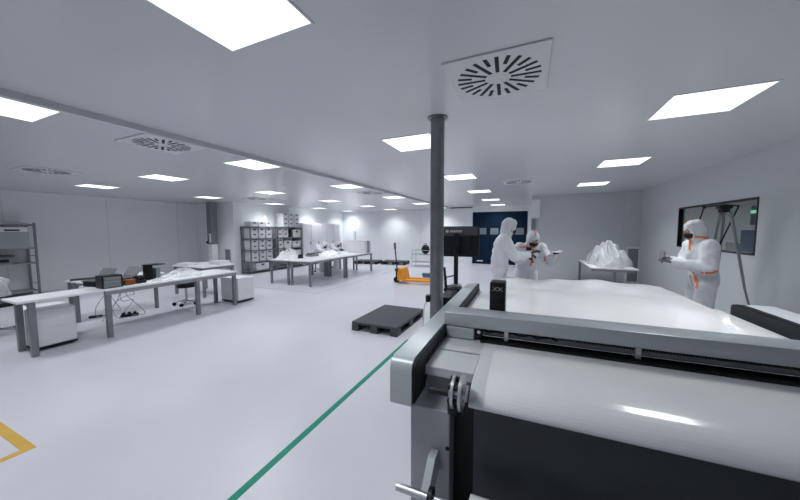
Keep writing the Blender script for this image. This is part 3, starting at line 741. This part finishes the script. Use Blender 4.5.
def person(label, loc, rz, J, head_yaw=0.0, head_pitch=0.3, gloves=('glove', 'glove'), palms=((0, 0, -1), (0, 0, -1)), hdirs=(None, None), curl=.5, voxel=.017, tape=None, seated=False, look_mask=True):
    t = thing('person', label, 'person', loc, rz)
    b = B()
    pel, wai, che, nk, hc = [V(J[k]) for k in ('pelvis', 'waist', 'chest', 'neck', 'head')]
    def ell(c, r): b.ball(c, r, 3)
    ell(pel, (.19, .145, .15)); ell(wai, (.19, .145, .16)); ell(che, (.205, .152, .19)); ell((pel+wai)/2, (.192, .147, .15)); ell((wai+che)/2, (.20, .152, .17))
    ell((che+nk)/2+V((0, 0, .02)), (.15, .115, .11)); chain(b, [nk, (nk*.4+hc*.6)], (.092, .098))
    for s_ in ('l', 'r'):
        sh, el, wr = V(J[s_+'sh']), V(J[s_+'el']), V(J[s_+'wr'])
        chain(b, [che.lerp(sh, .3)+V((0, 0, .03)), sh], (.11, .088)); chain(b, [sh, sh.lerp(el, .5), el, el.lerp(wr, .5), wr], (.100, .092, .088, .078, .050))
        hp, kn, an = V(J[s_+'hp']), V(J[s_+'kn']), V(J[s_+'an'])
        chain(b, [pel.lerp(hp, .6), hp, hp.lerp(kn, .5), kn, kn.lerp(an, .5), an], (.118, .112, .106, .096, .090, .072))
        b.ball(an+V((0, .055, -an.z+.045)), (.052, .135, .042), 2); chain(b, [an, an+V((0, .01, -an.z+.06))], (.062, .055))
    R = Matrix.Translation(hc) @ Euler((-head_pitch, 0, head_yaw)).to_matrix().to_4x4()
    b.ball((0, -.016, .012), (.104, .125, .146), 3, R); b.ball((0, .02, .08), (.075, .085, .075), 3, R)
    b.ball((0, -.02, -.10), (.105, .105, .09), 3, R)
    me = bake(b, 'coverall', 'suit', voxel, 4, .030, .09)
    body = bpy.data.objects.new('coverall', me); COL.objects.link(body); body.parent = t
    # head: face protruding from the hood opening
    h = B(); h.ball((0, .004, -.005), (.079, .108, .118), 3, R); h.ball((0, .110, -.012), (.014, .02, .025), 2, R); h.ball((0, .067, -.085), (.045, .045, .04), 2, R)
    h.ball((0, .082, .028), (.055, .022, .012), 2, R); h.ball((0, -.02, -.12), (.055, .055, .08), 2, R)
    hm = bake(h, 'head', 'skin', .009, 2); ho = bpy.data.objects.new('head', hm); COL.objects.link(ho); ho.parent = t
    e = B()
    for sx in (-1, 1): e.ball((sx*.032, .099, .006), (.014, .008, .008), 2, R)
    e.obj('eyes', 'eyew', ho, True)
    e = B()
    for sx in (-1, 1): e.ball((sx*.032, .106, .006), (.006, .004, .006), 1, R); e.box(sx*.032-.02, sx*.032+.02, .098, .104, .026, .034, mtx=R)
    e.obj('brows_and_pupils', 'hair', ho)
    k = B(); k.ball((0, .020, -.054), (.084, .102, .066), 3, R); k.ball((0, .102, -.045), (.040, .032, .040), 2, R)
    kme = bake(k, 'face_mask', 'mask', .01, 2); ko = bpy.data.objects.new('face_mask', kme); COL.objects.link(ko); ko.parent = t
    rim = B(); pr = []
    for i in range(25):
        a = 2*PI*i/24; pr.append(R @ V((.088*math.cos(a), .078-.02*abs(math.cos(a)), .0+.118*math.sin(a)-.01)))
    rim.tube(pr, .009, 8).obj('hood_rim', 'suit', body, True)
    for i, s_ in enumerate(('l', 'r')):
        wr, el = V(J[s_+'wr']), V(J[s_+'el']); dd = hdirs[i] or (wr-el)
        add_hand(t, wr, dd, palms[i], gloves[i], s_ == 'l', curl)
    if tape:
        dp = bmesh.new(); dp.from_mesh(me); bvh = BVHTree.FromBMesh(dp)
        for pts, w_, mm in tape(J, R): seam(body, bvh, pts, w_, mm, body)
        dp.free()
    return t
# worker with back half turned, left of the pair
J1 = dict(pelvis=(0, 0, .98), waist=(0, .01, 1.15), chest=(0, .05, 1.36), neck=(0, .10, 1.555), head=(0, .15, 1.685),
          lsh=(-.2, .08, 1.47), lel=(-.23, .25, 1.24), lwr=(-.12, .45, 1.17), rsh=(.2, .07, 1.47), rel=(.24, .20, 1.21), rwr=(.13, .44, 1.22),
          lhp=(-.1, 0, .92), lkn=(-.11, .03, .50), lan=(-.12, 0, .09), rhp=(.1, 0, .92), rkn=(.11, .03, .50), ran=(.12, -.02, .09))
person('person in plain white hooded coverall and black mask, standing sideways behind the cutting machine', (-.48, 5.33, 0), math.radians(-80), J1, 0.0, .30, ('glove', 'glove'), ((.5, 0, -1), (-.5, 0, -1)), curl=.55)
# worker bending forward with outstretched arm
J2 = dict(pelvis=(0, -.06, .90), waist=(0, .0, 1.06), chest=(0, .08, 1.22), neck=(0, .17, 1.37), head=(0, .235, 1.47),
          lsh=(-.19, .13, 1.32), lel=(-.27, .25, 1.08), lwr=(-.30, .40, 1.22), rsh=(.19, .12, 1.32), rel=(.25, .24, 1.12), rwr=(.10, .38, 1.24),
          lhp=(-.1, -.05, .86), lkn=(-.11, .03, .48), lan=(-.12, -.06, .09), rhp=(.1, -.05, .86), rkn=(.11, .03, .48), ran=(.12, -.06, .09))
def tape2(J, R):
    return [([R @ V((0, .10, .13)), R @ V((0, 0, .17)), R @ V((0, -.14, .05))], .022, 'pinktape'),
            ([(.0, .3, 1.30), (.0, .26, 1.15), (0, .2, .95)], .034, 'tape'),
            ([(.10, .26, 1.36), (.18, .2, 1.33), (.24, .1, 1.26)], .03, 'pinktape'),
            ([(-.23, .22, 1.17), (-.29, .28, 1.06), (-.34, .36, 1.17)], .032, 'pinktape'),
            ([(.22, .25, 1.24), (.25, .31, 1.12), (.16, .36, 1.20)], .03, 'pinktape')]
person('person in white coverall with pinkish orange seams, bending forward and holding out a white sheet', (-.05, 5.82, 0), math.radians(203), J2, -.10, .42, ('glove', 'glove'), ((0, .3, -1), (-.3, 0, -1)), curl=.5, tape=tape2)
# worker at the right holding a device
J3 = dict(pelvis=(0, -.02, .94), waist=(0, .0, 1.10), chest=(0, .03, 1.31), neck=(0, .07, 1.50), head=(0, .11, 1.625),
          lsh=(-.2, .04, 1.42), lel=(-.26, .06, 1.12), lwr=(-.10, .36, 1.20), rsh=(.2, .04, 1.42), rel=(.25, .10, 1.13), rwr=(.06, .38, 1.22),
          lhp=(-.1, 0, .89), lkn=(-.11, .03, .49), lan=(-.12, 0, .09), rhp=(.1, 0, .89), rkn=(.11, .03, .49), ran=(.12, -.02, .09))
def tape3(J, R):
    return [([R @ V((0, .09, .125)), R @ V((0, .0, .165)), R @ V((0, -.12, .10))], .026, 'tape'),
            ([(-.05, .18, 1.54), (-.13, .08, 1.535), (-.12, -.04, 1.53), (-.02, -.1, 1.53)], .03, 'tape'),
            ([(-.03, .2, 1.53), (-.03, .22, 1.44), (-.05, .22, 1.36)], .05, 'tape'),
            ([(-.2, .0, 1.12), (-.33, .04, 1.11), (-.27, .14, 1.09)], .035, 'tape'),
            ([(-.12, .2, 1.16), (-.14, .2, 1.0), (-.14, .17, .84)], .038, 'tape'),
            ([(-.02, .16, 1.0), (-.02, .16, .84)], .02, 'pinktape')]
person('person in white coverall with bright orange seams by the window, holding a device', (2.17, 5.36, 0), math.radians(94), J3, 0.0, .22, ('greyglove', 'greyglove'), ((.7, 0, -.7), (-.7, 0, -.7)), curl=.7, tape=tape3)
single(B().box(-.06, .06, -.012, .012, -.04, .04, .008).rod((0, -.012, .0), (0, -.03, 0), .02).box(-.03, .03, -.01, .01, .04, .055), 'handheld_device', 'midgrey', 'small grey device held in both hands of the worker by the window', 'device', (1.71, 5.30, 1.285), math.radians(98))
# white sheet in the outstretched hand, dark camera at the chest
b = B().grid(lambda u, v: (-.10+.2*u, -.07+.14*v, .012*math.sin(5*u+2)+.01*v), 8, 6, .003)
single(b, 'white_sheet', 'whitebox', 'small white sheet held out in the bending worker hand', 'sheet', (.365, 5.365, 1.285), .3)
single(B().box(-.04, .04, -.02, .02, -.03, .03, .008).rod((0, -.02, 0), (0, -.05, 0), .022, n=16), 'camera', 'black', 'small black camera held at the chest between the two workers', 'camera', (-.02, 5.39, 1.32), .3)
# two seated workers at the grouped tables
JS = dict(pelvis=(0, 0, .57), waist=(0, .06, .72), chest=(0, .19, .87), neck=(0, .31, .985), head=(0, .39, 1.05),
          lsh=(-.19, .2, 1.0), lel=(-.26, .3, .86), lwr=(-.14, .5, .83), rsh=(.19, .2, 1.0), rel=(.26, .3, .86), rwr=(.14, .5, .83),
          lhp=(-.1, .02, .55), lkn=(-.13, .36, .52), lan=(-.14, .30, .09), rhp=(.1, .02, .55), rkn=(.13, .36, .52), ran=(.14, .30, .09))
def stool2(label, loc):
    t = thing('work_stool', label, 'stool', loc, 0, 'stools of the seated workers'); star(t, .24)
    B().rod((0, 0, .09), (0, 0, .37), .022).obj('gas_lift', 'black', t)
    B().rod((0, 0, .37), (0, 0, .412), .17, n=24).obj('seat', 'black', t)
P4, P5 = (-7.78, 9.35, 0), (-7.78, 10.2, 0)
person('person in white hooded coverall seated at the grouped tables, nearer the bin rack', P4, math.radians(-80), JS, 0, .5, curl=.6, voxel=.025)
person('person in white hooded coverall seated at the grouped tables, nearer the white carton', P5, math.radians(-75), JS, -.2, .4, curl=.6, voxel=.025)
stool2('black stool under the seated worker nearer the bin rack', P4); stool2('black stool under the seated worker nearer the white carton', P5)

# ------------------------------------------------------------------ world, camera, view
w_ = bpy.data.worlds.new('World'); S.world = w_; w_.use_nodes = True
w_.node_tree.nodes['Background'].inputs[0].default_value = (.05, .055, .06, 1); w_.node_tree.nodes['Background'].inputs[1].default_value = .3
cd = bpy.data.cameras.new('camera'); cam = bpy.data.objects.new('camera', cd); COL.objects.link(cam); S.camera = cam
F_PX, YAW, PITCH, ROLL = 296.2, 23.77, 3.984, -.149
cd.sensor_fit = 'HORIZONTAL'; cd.sensor_width = 36; cd.lens = F_PX/800*36; cd.clip_start = .05; cd.clip_end = 100
y_, p_, r_ = map(math.radians, (YAW, PITCH, ROLL))
fw = V((-math.sin(y_)*math.cos(p_), math.cos(y_)*math.cos(p_), -math.sin(p_))); rt = V((math.cos(y_), math.sin(y_), 0)); up = rt.cross(fw)
rt, up = math.cos(r_)*rt+math.sin(r_)*up, -math.sin(r_)*rt+math.cos(r_)*up
cam.matrix_world = Matrix.Translation((0, 0, 1.65)) @ Matrix((rt, up, -fw)).transposed().to_4x4()
S.view_settings.view_transform = 'Standard'; S.view_settings.look = 'None'; S.view_settings.gamma = 1; S.view_settings.exposure = -.15
S.view_settings.use_curve_mapping = False
S.cycles.use_denoising = True
S.cycles.max_bounces = 8; S.cycles.diffuse_bounces = 6
